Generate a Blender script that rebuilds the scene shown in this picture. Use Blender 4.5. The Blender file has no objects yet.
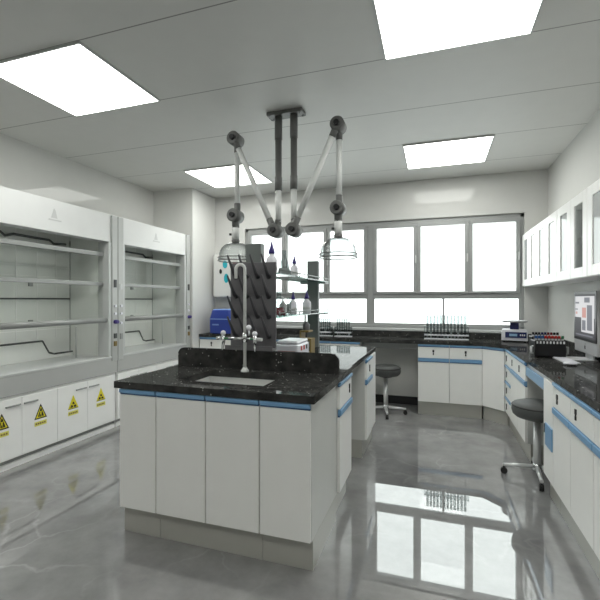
import bpy, math, random
from math import sin, cos, pi, radians, hypot
from mathutils import Vector, Matrix
random.seed(7)
S = bpy.context.scene
COL = S.collection

# ------------------------------------------------------------------ camera
cam_d = bpy.data.cameras.new('camera')
cam_d.sensor_width = 36.0
cam_d.lens = 36.0 * 408.0 / 600.0
cam_d.clip_start = 0.05
cam = bpy.data.objects.new('camera', cam_d)
cam.location = (0, 0, 1.33)
cam.rotation_euler = (pi / 2, 0, radians(18.3))
COL.objects.link(cam)
S.camera = cam

# ------------------------------------------------------------------ sky, light, exposure
WORLD_STRENGTH = 1.75
PANEL_STRENGTH = 5.0
S.view_settings.view_transform = 'Standard'
S.view_settings.look = 'None'
S.view_settings.gamma = 1.0
S.view_settings.use_curve_mapping = False
S.view_settings.exposure = 1.12
W = bpy.data.worlds.new('overcast_sky')
S.world = W
W.use_nodes = True
wn = W.node_tree.nodes
wn['Background'].inputs[0].default_value = (1.0, 0.99, 0.965, 1)
wn['Background'].inputs[1].default_value = WORLD_STRENGTH
# daylight portal filling the window opening (guides sampling of the sky only)
pl = bpy.data.lights.new('window_portal', 'AREA')
pl.shape = 'RECTANGLE'; pl.size = 3.56; pl.size_y = 1.4
pl.cycles.is_portal = True
po = bpy.data.objects.new('window_portal', pl)
po.location = (-0.81, 5.56, 1.655)
po.rotation_euler = (-pi / 2, 0, 0)
COL.objects.link(po)


# ------------------------------------------------------------------ materials
def lin(c):
    return tuple((v / 12.92 if v <= 0.04045 else ((v + 0.055) / 1.055) ** 2.4) for v in (x / 255.0 for x in c))


def mat(name, rgb, rough=0.4, metal=0.0, ior=1.5, emit=None, estr=0.0, var=0.0, vscale=8.0):
    m = bpy.data.materials.new(name)
    m.use_nodes = True
    nt = m.node_tree
    b = nt.nodes['Principled BSDF']
    c = lin(rgb) + (1,)
    b.inputs['Base Color'].default_value = c
    b.inputs['Roughness'].default_value = rough
    b.inputs['Metallic'].default_value = metal
    b.inputs['IOR'].default_value = ior
    if emit:
        b.inputs['Emission Color'].default_value = lin(emit) + (1,)
        b.inputs['Emission Strength'].default_value = estr
    # gentle procedural unevenness
    tc = nt.nodes.new('ShaderNodeTexCoord')
    nz = nt.nodes.new('ShaderNodeTexNoise')
    nz.inputs['Scale'].default_value = vscale
    nz.inputs['Detail'].default_value = 3
    nt.links.new(tc.outputs['Object'], nz.inputs['Vector'])
    mx = nt.nodes.new('ShaderNodeMix'); mx.data_type = 'RGBA'
    v = var if var else 0.03
    mx.inputs['A'].default_value = tuple(x * (1 - v) for x in c[:3]) + (1,)
    mx.inputs['B'].default_value = tuple(min(1, x * (1 + v)) for x in c[:3]) + (1,)
    nt.links.new(nz.outputs['Fac'], mx.inputs['Factor'])
    nt.links.new(mx.outputs['Result'], b.inputs['Base Color'])
    return m


def thin_glass(name, tint=(245, 250, 250), rough=0.0, ior=1.5, haze=0.0, edge=None):
    m = bpy.data.materials.new(name)
    m.use_nodes = True
    nt = m.node_tree
    nt.nodes.clear()
    out = nt.nodes.new('ShaderNodeOutputMaterial')
    tr = nt.nodes.new('ShaderNodeBsdfTransparent'); tr.inputs[0].default_value = lin(tint) + (1,)
    gl = nt.nodes.new('ShaderNodeBsdfGlossy'); gl.inputs['Roughness'].default_value = rough
    # Schlick reflectance, the same from both sides of the pane
    lw = nt.nodes.new('ShaderNodeLayerWeight'); lw.inputs['Blend'].default_value = 0.5
    pw = nt.nodes.new('ShaderNodeMath'); pw.operation = 'POWER'; pw.inputs[1].default_value = 5.0
    nt.links.new(lw.outputs['Facing'], pw.inputs[0])
    f0 = ((ior - 1) / (ior + 1)) ** 2
    ma = nt.nodes.new('ShaderNodeMath'); ma.operation = 'MULTIPLY_ADD'
    ma.inputs[1].default_value = 1 - f0; ma.inputs[2].default_value = f0
    nt.links.new(pw.outputs[0], ma.inputs[0])
    mx = nt.nodes.new('ShaderNodeMixShader')
    nt.links.new(ma.outputs[0], mx.inputs[0])
    if edge:
        # longer path through a curved wall seen edge-on absorbs more
        p3 = nt.nodes.new('ShaderNodeMath'); p3.operation = 'POWER'; p3.inputs[1].default_value = 1.8
        nt.links.new(lw.outputs['Facing'], p3.inputs[0])
        ec = nt.nodes.new('ShaderNodeMix'); ec.data_type = 'RGBA'
        ec.inputs['A'].default_value = lin(tint) + (1,); ec.inputs['B'].default_value = lin(edge) + (1,)
        nt.links.new(p3.outputs[0], ec.inputs['Factor']); nt.links.new(ec.outputs['Result'], tr.inputs[0])
    nt.links.new(gl.outputs[0], mx.inputs[2])
    if haze > 0:
        df = nt.nodes.new('ShaderNodeBsdfDiffuse'); df.inputs[0].default_value = (0.8, 0.82, 0.82, 1)
        m2 = nt.nodes.new('ShaderNodeMixShader'); m2.inputs[0].default_value = haze
        nt.links.new(tr.outputs[0], m2.inputs[1]); nt.links.new(df.outputs[0], m2.inputs[2])
        nt.links.new(m2.outputs[0], mx.inputs[1])
    else:
        nt.links.new(tr.outputs[0], mx.inputs[1])
    nt.links.new(mx.outputs[0], out.inputs[0])
    return m


def polish(m, colour, f0, f1, rough):
    """diffuse base under a clear polish: reflectance f0 face-on rising by f1 towards grazing"""
    nt = m.node_tree; N = nt.nodes; L = nt.links
    df = N.new('ShaderNodeBsdfDiffuse'); L.new(colour, df.inputs[0])
    gl = N.new('ShaderNodeBsdfGlossy'); gl.inputs['Roughness'].default_value = rough
    lw = N.new('ShaderNodeLayerWeight'); lw.inputs['Blend'].default_value = 0.5
    pw = N.new('ShaderNodeMath'); pw.operation = 'POWER'; pw.inputs[1].default_value = 5.0
    L.new(lw.outputs['Facing'], pw.inputs[0])
    ma = N.new('ShaderNodeMath'); ma.operation = 'MULTIPLY_ADD'; ma.inputs[1].default_value = f1; ma.inputs[2].default_value = f0
    L.new(pw.outputs[0], ma.inputs[0])
    ms = N.new('ShaderNodeMixShader'); L.new(ma.outputs[0], ms.inputs[0])
    L.new(df.outputs[0], ms.inputs[1]); L.new(gl.outputs[0], ms.inputs[2])
    L.new(ms.outputs[0], N['Material Output'].inputs[0])
    N.remove(N['Principled BSDF'])


def marble():
    m = bpy.data.materials.new('polished_grey_marble')
    m.use_nodes = True
    nt = m.node_tree; N = nt.nodes; L = nt.links
    b = N['Principled BSDF']
    tc = N.new('ShaderNodeTexCoord')
    n1 = N.new('ShaderNodeTexNoise'); n1.inputs['Scale'].default_value = 2.6; n1.inputs['Detail'].default_value = 8
    n1.inputs['Roughness'].default_value = 0.62
    L.new(tc.outputs['Object'], n1.inputs['Vector'])
    r1 = N.new('ShaderNodeValToRGB')
    r1.color_ramp.elements[0].position = 0.3; r1.color_ramp.elements[0].color = lin((120, 120, 120)) + (1,)
    r1.color_ramp.elements[1].position = 0.72; r1.color_ramp.elements[1].color = lin((158, 158, 158)) + (1,)
    L.new(n1.outputs['Fac'], r1.inputs[0])
    # veins: distorted voronoi edges
    n2 = N.new('ShaderNodeTexNoise'); n2.inputs['Scale'].default_value = 2.2; n2.inputs['Detail'].default_value = 5
    L.new(tc.outputs['Object'], n2.inputs['Vector'])
    ad = N.new('ShaderNodeVectorMath'); ad.operation = 'MULTIPLY_ADD'
    ad.inputs[1].default_value = (0.55, 0.55, 0.0)
    L.new(n2.outputs['Color'], ad.inputs[0]); L.new(tc.outputs['Object'], ad.inputs[2])
    vo = N.new('ShaderNodeTexVoronoi'); vo.feature = 'DISTANCE_TO_EDGE'; vo.inputs['Scale'].default_value = 2.3
    L.new(ad.outputs[0], vo.inputs['Vector'])
    r2 = N.new('ShaderNodeValToRGB')
    r2.color_ramp.elements[0].position = 0.0; r2.color_ramp.elements[0].color = (1, 1, 1, 1)
    r2.color_ramp.elements[1].position = 0.03; r2.color_ramp.elements[1].color = (0, 0, 0, 1)
    L.new(vo.outputs['Distance'], r2.inputs[0])
    n3 = N.new('ShaderNodeTexNoise'); n3.inputs['Scale'].default_value = 1.1
    L.new(tc.outputs['Object'], n3.inputs['Vector'])
    r3 = N.new('ShaderNodeValToRGB')
    r3.color_ramp.elements[0].position = 0.45; r3.color_ramp.elements[1].position = 0.66
    L.new(n3.outputs['Fac'], r3.inputs[0])
    mu = N.new('ShaderNodeMath'); mu.operation = 'MULTIPLY'
    L.new(r2.outputs[0], mu.inputs[0]); L.new(r3.outputs[0], mu.inputs[1])
    mu2 = N.new('ShaderNodeMath'); mu2.operation = 'MULTIPLY'; mu2.inputs[1].default_value = 0.24
    L.new(mu.outputs[0], mu2.inputs[0])
    mx = N.new('ShaderNodeMix'); mx.data_type = 'RGBA'
    L.new(mu2.outputs[0], mx.inputs['Factor']); L.new(r1.outputs[0], mx.inputs['A'])
    mx.inputs['B'].default_value = lin((205, 205, 205)) + (1,)
    L.new(mx.outputs['Result'], b.inputs['Base Color'])
    polish(m, mx.outputs['Result'], 0.245, 0.7, 0.0)
    return m


def granite():
    m = bpy.data.materials.new('polished_black_granite')
    m.use_nodes = True
    nt = m.node_tree; N = nt.nodes; L = nt.links
    b = N['Principled BSDF']
    tc = N.new('ShaderNodeTexCoord')
    vo = N.new('ShaderNodeTexVoronoi'); vo.inputs['Scale'].default_value = 62
    L.new(tc.outputs['Object'], vo.inputs['Vector'])
    sp = N.new('ShaderNodeSeparateColor'); L.new(vo.outputs['Color'], sp.inputs[0])
    gt = N.new('ShaderNodeMath'); gt.operation = 'GREATER_THAN'; gt.inputs[1].default_value = 0.93
    L.new(sp.outputs[0], gt.inputs[0])
    lt = N.new('ShaderNodeMath'); lt.operation = 'LESS_THAN'; lt.inputs[1].default_value = 0.3
    L.new(vo.outputs['Distance'], lt.inputs[0])
    mu = N.new('ShaderNodeMath'); mu.operation = 'MULTIPLY'; L.new(gt.outputs[0], mu.inputs[0]); L.new(lt.outputs[0], mu.inputs[1])
    nz = N.new('ShaderNodeTexNoise'); nz.inputs['Scale'].default_value = 14; nz.inputs['Detail'].default_value = 6
    L.new(tc.outputs['Object'], nz.inputs['Vector'])
    rp = N.new('ShaderNodeValToRGB')
    rp.color_ramp.elements[0].position = 0.35; rp.color_ramp.elements[0].color = lin((42, 42, 42)) + (1,)
    rp.color_ramp.elements[1].position = 0.7; rp.color_ramp.elements[1].color = lin((68, 68, 66)) + (1,)
    L.new(nz.outputs['Fac'], rp.inputs[0])
    mx = N.new('ShaderNodeMix'); mx.data_type = 'RGBA'
    L.new(mu.outputs[0], mx.inputs['Factor']); L.new(rp.outputs[0], mx.inputs['A'])
    mx.inputs['B'].default_value = lin((150, 150, 145)) + (1,)
    L.new(mx.outputs['Result'], b.inputs['Base Color'])
    polish(m, mx.outputs['Result'], 0.03, 0.36, 0.04)
    return m


def ceiling_mat():
    """painted metal ceiling planks, thin dark joints every 0.7475 m along the room"""
    m = mat('ceiling_planks', (208, 208, 205), 0.5)
    nt = m.node_tree; N = nt.nodes; L = nt.links
    b = N['Principled BSDF']
    src = b.inputs['Base Color'].links[0].from_socket
    tc = N.new('ShaderNodeTexCoord'); sx = N.new('ShaderNodeSeparateXYZ'); L.new(tc.outputs['Object'], sx.inputs[0])
    a = N.new('ShaderNodeMath'); a.operation = 'SUBTRACT'; a.inputs[1].default_value = 1.8545 - 0.7475 * 10
    L.new(sx.outputs['Y'], a.inputs[0])
    d = N.new('ShaderNodeMath'); d.operation = 'DIVIDE'; d.inputs[1].default_value = 0.7475; L.new(a.outputs[0], d.inputs[0])
    f = N.new('ShaderNodeMath'); f.operation = 'FRACT'; L.new(d.outputs[0], f.inputs[0])
    g = N.new('ShaderNodeMath'); g.operation = 'PINGPONG'; g.inputs[1].default_value = 0.5; L.new(f.outputs[0], g.inputs[0])
    lt = N.new('ShaderNodeMath'); lt.operation = 'LESS_THAN'; lt.inputs[1].default_value = 0.0055; L.new(g.outputs[0], lt.inputs[0])
    mx = N.new('ShaderNodeMix'); mx.data_type = 'RGBA'
    L.new(lt.outputs[0], mx.inputs['Factor']); L.new(src, mx.inputs['A'])
    mx.inputs['B'].default_value = lin((135, 135, 133)) + (1,)
    L.new(mx.outputs['Result'], b.inputs['Base Color'])
    return m


M = {}
M['floor'] = marble()
M['granite'] = granite()
M['ceiling'] = ceiling_mat()
M['wall'] = mat('glossy_wall_paint', (208, 208, 205), 0.14, ior=1.25, var=0.02)
polish(M['wall'], M['wall'].node_tree.nodes['Principled BSDF'].inputs['Base Color'].links[0].from_socket, 0.022, 0.03, 0.02)
M['column'] = mat('column_paint', (220, 220, 217), 0.2, var=0.02)
M['white'] = mat('white_laminate', (240, 240, 237), 0.35)
M['hoodwhite'] = mat('white_powder_coat', (243, 243, 241), 0.3)
M['carcass'] = mat('pale_grey_laminate', (205, 206, 203), 0.4)
M['blue'] = mat('blue_pull_profile', (116, 160, 198), 0.3)
M['kick'] = mat('brushed_grey_plinth', (176, 175, 168), 0.3, metal=0.15)
M['black'] = mat('black_plastic', (22, 22, 24), 0.35)
M['rubber'] = mat('black_rubber', (28, 28, 28), 0.6)
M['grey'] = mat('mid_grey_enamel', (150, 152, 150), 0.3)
M['lightgrey'] = mat('light_grey_enamel', (196, 198, 197), 0.28)
M['postgrey'] = mat('post_grey_enamel', (182, 184, 182), 0.3)
M['headerdim'] = mat('dimmed_white_coat', (216, 217, 216), 0.3)  # same white as the hood doors, darkened to offset brighter light on the header
M['apron'] = mat('grey_steel_apron', (188, 189, 187), 0.2, metal=0.15)
M['liner'] = mat('hood_liner', (226, 228, 224), 0.4)
M['darkline'] = mat('dark_grey_edge', (72, 74, 74), 0.4)
M['chrome'] = mat('chrome', (215, 217, 218), 0.14, metal=1.0)
M['satin'] = mat('satin_chrome', (214, 215, 215), 0.35, metal=0.5)
M['steel'] = mat('stainless_steel', (196, 197, 196), 0.28, metal=0.85)
M['basin'] = mat('pale_steel_basin', (212, 213, 211), 0.35, metal=0.25)
M['rail'] = mat('grey_rail', (120, 126, 124), 0.35)
M['alu'] = mat('window_aluminium', (158, 160, 159), 0.35, metal=0.1)
M['armdark'] = mat('dark_grey_joint', (98, 99, 97), 0.45)
M['armlight'] = mat('pale_arm_tube', (212, 214, 212), 0.35)
M['post'] = mat('grey_green_post', (108, 114, 112), 0.4)
M['rack'] = mat('dark_grey_rack', (102, 101, 104), 0.45)
M['peg'] = mat('dark_peg', (66, 66, 69), 0.4)
M['seat'] = mat('dark_grey_vinyl', (72, 74, 73), 0.55)
M['glass'] = thin_glass('clear_glass')
M['glassware'] = thin_glass('glassware', (226, 232, 232), 0.02, 1.35, 0.02, (70, 78, 78))
M['tubeglass'] = thin_glass('test_tube_glass', (194, 200, 200), 0.02, 1.35, 0.02, (80, 88, 88))
M['shelfglass'] = thin_glass('green_shelf_glass', (190, 210, 205), 0.02, 1.5, 0.12)
M['sashglass'] = thin_glass('sash_glass', (250, 251, 250), 0.0, 1.12)
M['doorglass'] = thin_glass('cabinet_glass_sheen', (240, 243, 242), 0.02, 1.5, 0.45)  # milky haze stands in for the window's reflection on the panes
M['clearpane'] = thin_glass('clear_cabinet_glass', (240, 243, 242), 0.02, 1.4, 0.04)
M['yellow'] = mat('sign_yellow', (226, 214, 40), 0.4)
M['paleyellow'] = mat('caption_yellow', (226, 222, 110), 0.4)
M['emblem'] = mat('pale_grey_emblem', (192, 193, 192), 0.4)
M['purple'] = mat('purple_cap', (58, 44, 120), 0.35)
M['bottle'] = mat('white_bottle', (228, 228, 234), 0.3)
M['red'] = mat('red_plastic', (190, 50, 45), 0.35)
M['darkred'] = mat('dark_red_liquid', (120, 52, 60), 0.2)
M['green'] = mat('green_plastic', (60, 130, 90), 0.35)
M['teal'] = mat('teal_plastic', (40, 170, 185), 0.35)
M['bluebox'] = mat('deep_blue_plastic', (44, 66, 150), 0.35)
M['blueband'] = mat('light_blue_band', (120, 150, 205), 0.35)
M['capblue'] = mat('blue_cap', (44, 92, 150), 0.35)
M['wood'] = mat('olive_wood', (132, 112, 62), 0.5, var=0.2)
M['navy'] = mat('navy_display', (50, 56, 98), 0.25)
M['lcd'] = mat('lcd_blue', (140, 175, 205), 0.3)
M['silver'] = mat('silver_aluminium', (205, 206, 208), 0.3, metal=0.3)
M['panel'] = mat('light_diffuser', (245, 246, 242), 0.5, emit=(250, 251, 246), estr=PANEL_STRENGTH)
M['scr_dark'] = mat('screen_dark', (40, 40, 42), 0.5, ior=1.2, emit=(70, 70, 74), estr=0.4)
M['scr_white'] = mat('screen_white', (60, 60, 60), 0.5, ior=1.2, emit=(226, 226, 228), estr=0.38)
M['scr_pink'] = mat('screen_pink', (60, 50, 50), 0.5, ior=1.2, emit=(205, 150, 140), estr=0.4)
M['scr_grey'] = mat('screen_grey', (50, 50, 52), 0.5, ior=1.2, emit=(120, 122, 130), estr=0.38)
M['tape'] = mat('white_tick', (225, 226, 228), 0.4)


# ------------------------------------------------------------------ mesh builder
class MB:
    def __init__(s):
        s.v = []; s.f = []; s.mi = []; s.sm = []; s.cur = 0

    def add(s, vs, fs, smooth=False):
        o = len(s.v)
        s.v += [tuple(p) for p in vs]
        for f in fs:
            s.f.append([i + o for i in f]); s.mi.append(s.cur); s.sm.append(smooth)
        return s

    def m(s, i):
        s.cur = i; return s

    def box(s, x0, x1, y0, y1, z0, z1):
        vs = [(x0, y0, z0), (x1, y0, z0), (x1, y1, z0), (x0, y1, z0), (x0, y0, z1), (x1, y0, z1), (x1, y1, z1), (x0, y1, z1)]
        return s.add(vs, [(3, 2, 1, 0), (4, 5, 6, 7), (0, 1, 5, 4), (1, 2, 6, 5), (2, 3, 7, 6), (3, 0, 4, 7)])

    def prism(s, poly, z0, z1):
        """poly counter-clockwise in xy"""
        n = len(poly)
        vs = [(x, y, z0) for x, y in poly] + [(x, y, z1) for x, y in poly]
        fs = [tuple(reversed(range(n))), tuple(range(n, 2 * n))]
        fs += [(i, (i + 1) % n, n + (i + 1) % n, n + i) for i in range(n)]
        return s.add(vs, fs)

    def plate(s, poly, y0, y1):
        """poly given in xz, extruded along y (y0 front)"""
        n = len(poly)
        vs = [(x, y0, z) for x, z in poly] + [(x, y1, z) for x, z in poly]
        fs = [tuple(range(n)), tuple(reversed(range(n, 2 * n)))]
        fs += [((i + 1) % n, i, n + i, n + (i + 1) % n) for i in range(n)]
        return s.add(vs, fs)

    def tube(s, pts, r, n=14, caps=True):
        """sweep along points with radius r (number or list)"""
        P = [Vector(p) for p in pts]
        R = r if isinstance(r, (list, tuple)) else [r] * len(P)
        vs = []; fs = []
        up = None
        for i, p in enumerate(P):
            t = (P[min(i + 1, len(P) - 1)] - P[max(i - 1, 0)])
            if t.length < 1e-9:
                t = Vector((0, 0, 1))
            t.normalize()
            if up is None:
                a = Vector((0, 0, 1)) if abs(t.z) < 0.9 else Vector((1, 0, 0))
                up = a - t * a.dot(t)
            else:
                up = up - t * up.dot(t)
            up.normalize()
            sd = t.cross(up)
            for k in range(n):
                a = 2 * pi * k / n
                vs.append(p + (up * cos(a) + sd * sin(a)) * R[i])
        for i in range(len(P) - 1):
            for k in range(n):
                fs.append((i * n + k, i * n + (k + 1) % n, (i + 1) * n + (k + 1) % n, (i + 1) * n + k))
        s.add(vs, fs, True)
        if caps:
            o = len(s.v) - len(vs)
            s.f.append([o + k for k in reversed(range(n))]); s.mi.append(s.cur); s.sm.append(False)
            s.f.append([o + (len(P) - 1) * n + k for k in range(n)]); s.mi.append(s.cur); s.sm.append(False)
        return s

    def lathe(s, prof, c=(0, 0, 0), n=24, smooth=True, sx=1.0, sy=1.0):
        """prof = [(r,z)...] bottom to top about vertical axis at c"""
        vs = []; fs = []
        for r, z in prof:
            for k in range(n):
                a = 2 * pi * k / n
                vs.append((c[0] + r * cos(a) * sx, c[1] + r * sin(a) * sy, c[2] + z))
        m = len(prof)
        for i in range(m - 1):
            for k in range(n):
                fs.append((i * n + k, i * n + (k + 1) % n, (i + 1) * n + (k + 1) % n, (i + 1) * n + k))
        if prof[0][0] > 1e-5:
            fs.append(tuple(reversed(range(n))))
        if prof[-1][0] > 1e-5:
            fs.append(tuple(range((m - 1) * n, m * n)))
        return s.add(vs, fs, smooth)

    def ball(s, c, r, n=16, sx=1, sy=1, sz=1):
        pr = [(r * sin(pi * i / 10) + (1e-6 if i in (0, 10) else 0), -r * cos(pi * i / 10) * sz) for i in range(11)]
        return s.lathe(pr, c, n, True, sx, sy)

    def build(s, name, mats, parent=None, bevel=0.0, seg=2, loc=None, rotz=0.0, autosmooth=None):
        me = bpy.data.meshes.new(name)
        me.from_pydata(s.v, [], s.f)
        if not isinstance(mats, (list, tuple)):
            mats = [mats]
        for m in mats:
            me.materials.append(m)
        me.polygons.foreach_set('material_index', s.mi)
        me.polygons.foreach_set('use_smooth', s.sm)
        me.update()
        o = bpy.data.objects.new(name, me)
        COL.objects.link(o)
        if parent is not None:
            o.parent = parent
        if loc is not None:
            o.location = loc
        o.rotation_euler.z = rotz
        if bevel:
            b = o.modifiers.new('bevel', 'BEVEL'); b.width = bevel; b.segments = seg
            b.limit_method = 'ANGLE'; b.angle_limit = radians(40)
        return o


def tag(o, label, cat, group=None, kind=None):
    o['label'] = label; o['category'] = cat
    if group: o['group'] = group
    if kind: o['kind'] = kind
    return o


def thing(name, label, cat, loc=(0, 0, 0), rotz=0.0, group=None):
    o = bpy.data.objects.new(name, None)
    o.empty_display_size = 0.05
    COL.objects.link(o)
    o.location = loc; o.rotation_euler.z = rotz
    return tag(o, label, cat, group)


def struct(o):
    o['kind'] = 'structure'
    return o


def kids(o):
    return [c for c in bpy.data.objects if c.parent == o]


def dup(o, loc=None, rotz=None, label=None, parent=None):
    c = o.copy(); COL.objects.link(c)
    if parent is not None:
        c.parent = parent
    if loc is not None: c.location = loc
    if rotz is not None: c.rotation_euler.z = rotz
    if label: c['label'] = label
    for k in kids(o):
        dup(k, parent=c)
    return c


# ------------------------------------------------------------------ room shell
XL, XR, YB, YF, ZC = -3.74, 1.24, 5.38, -3.4, 2.845
CXR, CYF = -3.11, 4.78                       # column in the back left corner
WX0, WX1, WZ0, WZ1 = -2.62, 1.00, 0.955, 2.36   # window opening

struct(MB().box(XL - .2, XR + .2, YF - .2, YB + .2, -.1, 0).build('floor', M['floor']))
struct(MB().box(XL - .2, XR + .2, YF - .2, YB + .2, ZC, ZC + .1).build('ceiling', M['ceiling']))
struct(MB().box(XL - .2, XL, YF - .2, YB + .2, 0, ZC).build('wall_left', M['wall']))
struct(MB().box(XR, XR + .2, YF - .2, YB + .2, 0, ZC).build('wall_right', M['wall']))
struct(MB().box(XL, XR, YF - .2, YF, 0, ZC).build('wall_front', M['wall']))
b = MB()
b.box(XL, WX0, YB, YB + .2, 0, ZC).box(WX1, XR, YB, YB + .2, 0, ZC)
b.box(WX0, WX1, YB, YB + .2, 0, WZ0).box(WX0, WX1, YB, YB + .2, WZ1, ZC)
struct(b.build('wall_back', M['wall']))
struct(MB().box(XL, CXR, CYF, YB, 0, ZC).build('wall_column', M['column']))
struct(MB().box(-.86, -.19, YB - .015, YB, 0, .10).build('baseboard_back', M['black']))
struct(MB().box(WX0 - .01, WX1 + .01, YB - .035, YB + .08, WZ0 - .02, WZ0 + .012).build('trim_1', M['lightgrey'], bevel=.004))

# window: aluminium frame with two stacked rows, panes set in
win = struct(thing('window_1', 'wide aluminium window', 'window'))
del win['label']; del win['category']
fy0, fy1 = YB + .03, YB + .10
f = MB()
f.box(WX0, WX1, fy0, fy1, WZ1 - .05, WZ1).box(WX0, WX1, fy0, fy1, WZ0, WZ0 + .055)
f.box(WX0, WX0 + .04, fy0, fy1, WZ0, WZ1).box(WX1 - .04, WX1, fy0, fy1, WZ0, WZ1)
MIDX = -.81
f.box(MIDX - .04, MIDX + .04, fy0, fy1, WZ0 + .055, WZ1 - .05)
f.box(WX0 + .04, MIDX - .04, fy0, fy1, 1.355, 1.41).box(MIDX + .04, WX1 - .04, fy0, fy1, 1.355, 1.41)
f.build('window_frame', M['alu'], win, bevel=.004)
up = [(-.77, -.216), (-.216, .395), (.395, .96)]
up += [(2 * MIDX - b_, 2 * MIDX - a_) for a_, b_ in up]
for xm in (-.216, .395, 2 * MIDX + .216, 2 * MIDX - .395):
    MB().box(xm - .02, xm + .02, fy0, fy1 - .01, 1.41, WZ1 - .05).build('mullion', M['alu'], win)
for a_, b_ in up:
    q = MB()
    wd = .046
    z0, z1 = 1.41, WZ1 - .05
    y0, y1 = fy0 - .018, fy1 - .02
    q.box(a_ + .002, b_ - .002, y0, y1, z1 - wd, z1).box(a_ + .002, b_ - .002, y0, y1, z0, z0 + .03)
    q.box(a_ + .002, a_ + wd, y0, y1, z0 + .03, z1 - wd).box(b_ - wd, b_ - .002, y0, y1, z0 + .03, z1 - wd)
    sash = q.build('window_sash', M['alu'], win, bevel=.004)
    MB().box(a_ + wd, b_ - wd, fy0 + .03, fy0 + .036, z0 + .03, z1 - wd).build('window_pane', M['glass'], sash)
    hx = b_ - .018 if a_ > MIDX else a_ + .018
    MB().box(hx - .008, hx + .008, y0 - .02, y0, 1.80, 1.90).build('window_handle', M['lightgrey'], sash, bevel=.004)
lo = [(-.77, .10), (.10, .96)]
lo += [(2 * MIDX - b_, 2 * MIDX - a_) for a_, b_ in lo]
for a_, b_ in lo:
    q = MB()
    q.box(a_, b_, fy0 + .01, fy0 + .05, 1.345, 1.355).box(a_, b_, fy0 + .01, fy0 + .05, WZ0 + .055, WZ0 + .075)
    q.box(a_, a_ + .012, fy0 + .01, fy0 + .05, WZ0 + .075, 1.345).box(b_ - .012, b_, fy0 + .01, fy0 + .05, WZ0 + .075, 1.345)
    bead = q.build('glazing_bead', M['alu'], win)
    MB().box(a_ + .012, b_ - .012, fy0 + .027, fy0 + .033, WZ0 + .075, 1.345).build('window_pane', M['glass'], bead)

# ------------------------------------------------------------------ ceiling lights
def ceiling_light(x0, y0, label, w=.82, d=.745):
    t = thing('ceiling_light', label, 'ceiling light', (x0 + w / 2, y0 + d / 2, ZC), 0, 'square ceiling light panels')
    MB().box(-w / 2 + .012, w / 2 - .012, -d / 2 + .012, d / 2 - .012, -.012, -.003).build('diffuser', M['panel'], t)
    q = MB()
    q.box(-w / 2, w / 2, -d / 2, -d / 2 + .012, -.014, 0).box(-w / 2, w / 2, d / 2 - .012, d / 2, -.014, 0)
    q.box(-w / 2, -w / 2 + .012, -d / 2 + .012, d / 2 - .012, -.014, 0).box(w / 2 - .012, w / 2, -d / 2 + .012, d / 2 - .012, -.014, 0)
    q.build('frame', M['lightgrey'], t)
ceiling_light(-2.79, 1.8545, 'glowing white ceiling panel at upper left, above the near fume hood')
ceiling_light(-.30, 1.8545, 'largest glowing white ceiling panel, cut off by the top edge of the photo')
ceiling_light(-.30, 4.097, 'glowing white ceiling panel far right, before the right half of the window')
ceiling_light(-2.79, 4.097, 'glowing white ceiling panel far left, behind the left extraction arm')
for x0, l in ((-2.79, 'white ceiling panel behind the viewer, fume hood side'), (-.30, 'white ceiling panel behind the viewer, wall cabinet side')):
    ceiling_light(x0, -.388, l)


# ------------------------------------------------------------------ base cabinets
def lock(parent, x, z, y=-.020):
    q = MB()
    q.box(x - .010, x + .010, y - .004, y + .008, z - .013, z + .015)
    q.box(x - .007, x + .007, y - .004, y + .008, z - .043, z - .022)
    q.box(x - .003, x + .003, y - .004, y + .008, z - .024, z - .010)
    q.build('lock', M['black'], parent)


def pull(parent, x0, x1, z0, z1):
    q = MB()
    q.box(x0, x1, -.026, -.004, z0 + .010, z1)
    q.m(1).box(x0, x1, -.016, -.004, z0, z0 + .010)
    q.build('pull_strip', [M['blue'], M['navygroove']], parent, bevel=.002)


M['navygroove'] = mat('pull_groove', (62, 96, 140), 0.35)


def cabinet(label, x, y, rotz, cols, depth=.44, top=.82, group='white laboratory base cabinets', kick=True, name='base_cabinet', kick_end=(0, 0), lockpos=.5, body_top=None):
    """cols: list of (width, kind); local x along the front, front plane at y=0 facing -y"""
    w = sum(c[0] for c in cols)
    t = thing(name, label, 'cabinet', (x, y, 0), rotz, group)
    MB().box(.001, w - .001, 0, depth, .15, body_top or top - .001).build('body', M['carcass'], t, bevel=.002)
    if kick:
        MB().box(.001 + kick_end[0], w - .001 - kick_end[1], .022, depth - .02, 0, .15).build('plinth', M['kick'], t)
    cx = 0
    for cw, kind in cols:
        a, c = cx + .0035, cx + cw - .0035
        def front(nm, z0, z1, strip=.032, lk=None):
            zs = z1 - strip
            o = MB().box(a, c, -.018, 0, z0, zs if strip else z1).build(nm, M['white'], t, bevel=.002)
            if strip: pull(o, a, c, zs + .001, z1)
            if lk is not None: lock(o, lk, zs - .045)
            return o
        mid = a + (c - a) * lockpos
        if kind == 'door':
            front('door', .155, top - .004)
        elif kind == 'drawer_door':
            front('drawer', .662, top - .004, .03, mid if cw < .5 else mid)
            front('door', .155, .657, .045)
        elif kind == 'stack':
            for k in range(4):
                z1 = top - .004 - k * .166
                front('drawer', z1 - .160, z1, .03, mid)
        elif kind == 'panel':
            MB().box(a, c, -.014, 0, .155, top - .004).build('side_panel', M['white'], t, bevel=.002)
        elif kind == 'pullout':
            o = MB().box(a, c, -.018, 0, .155, top - .02).build('door', M['white'], t, bevel=.002)
            q = MB(); q.box(a + .07, c - .002, -.026, -.018, .37, .515); q.build('pull_plate', M['blue'], o, bevel=.002)
            lock(o, a + .045, .485)
        cx += cw
    return t


HP = pi / 2
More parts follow.
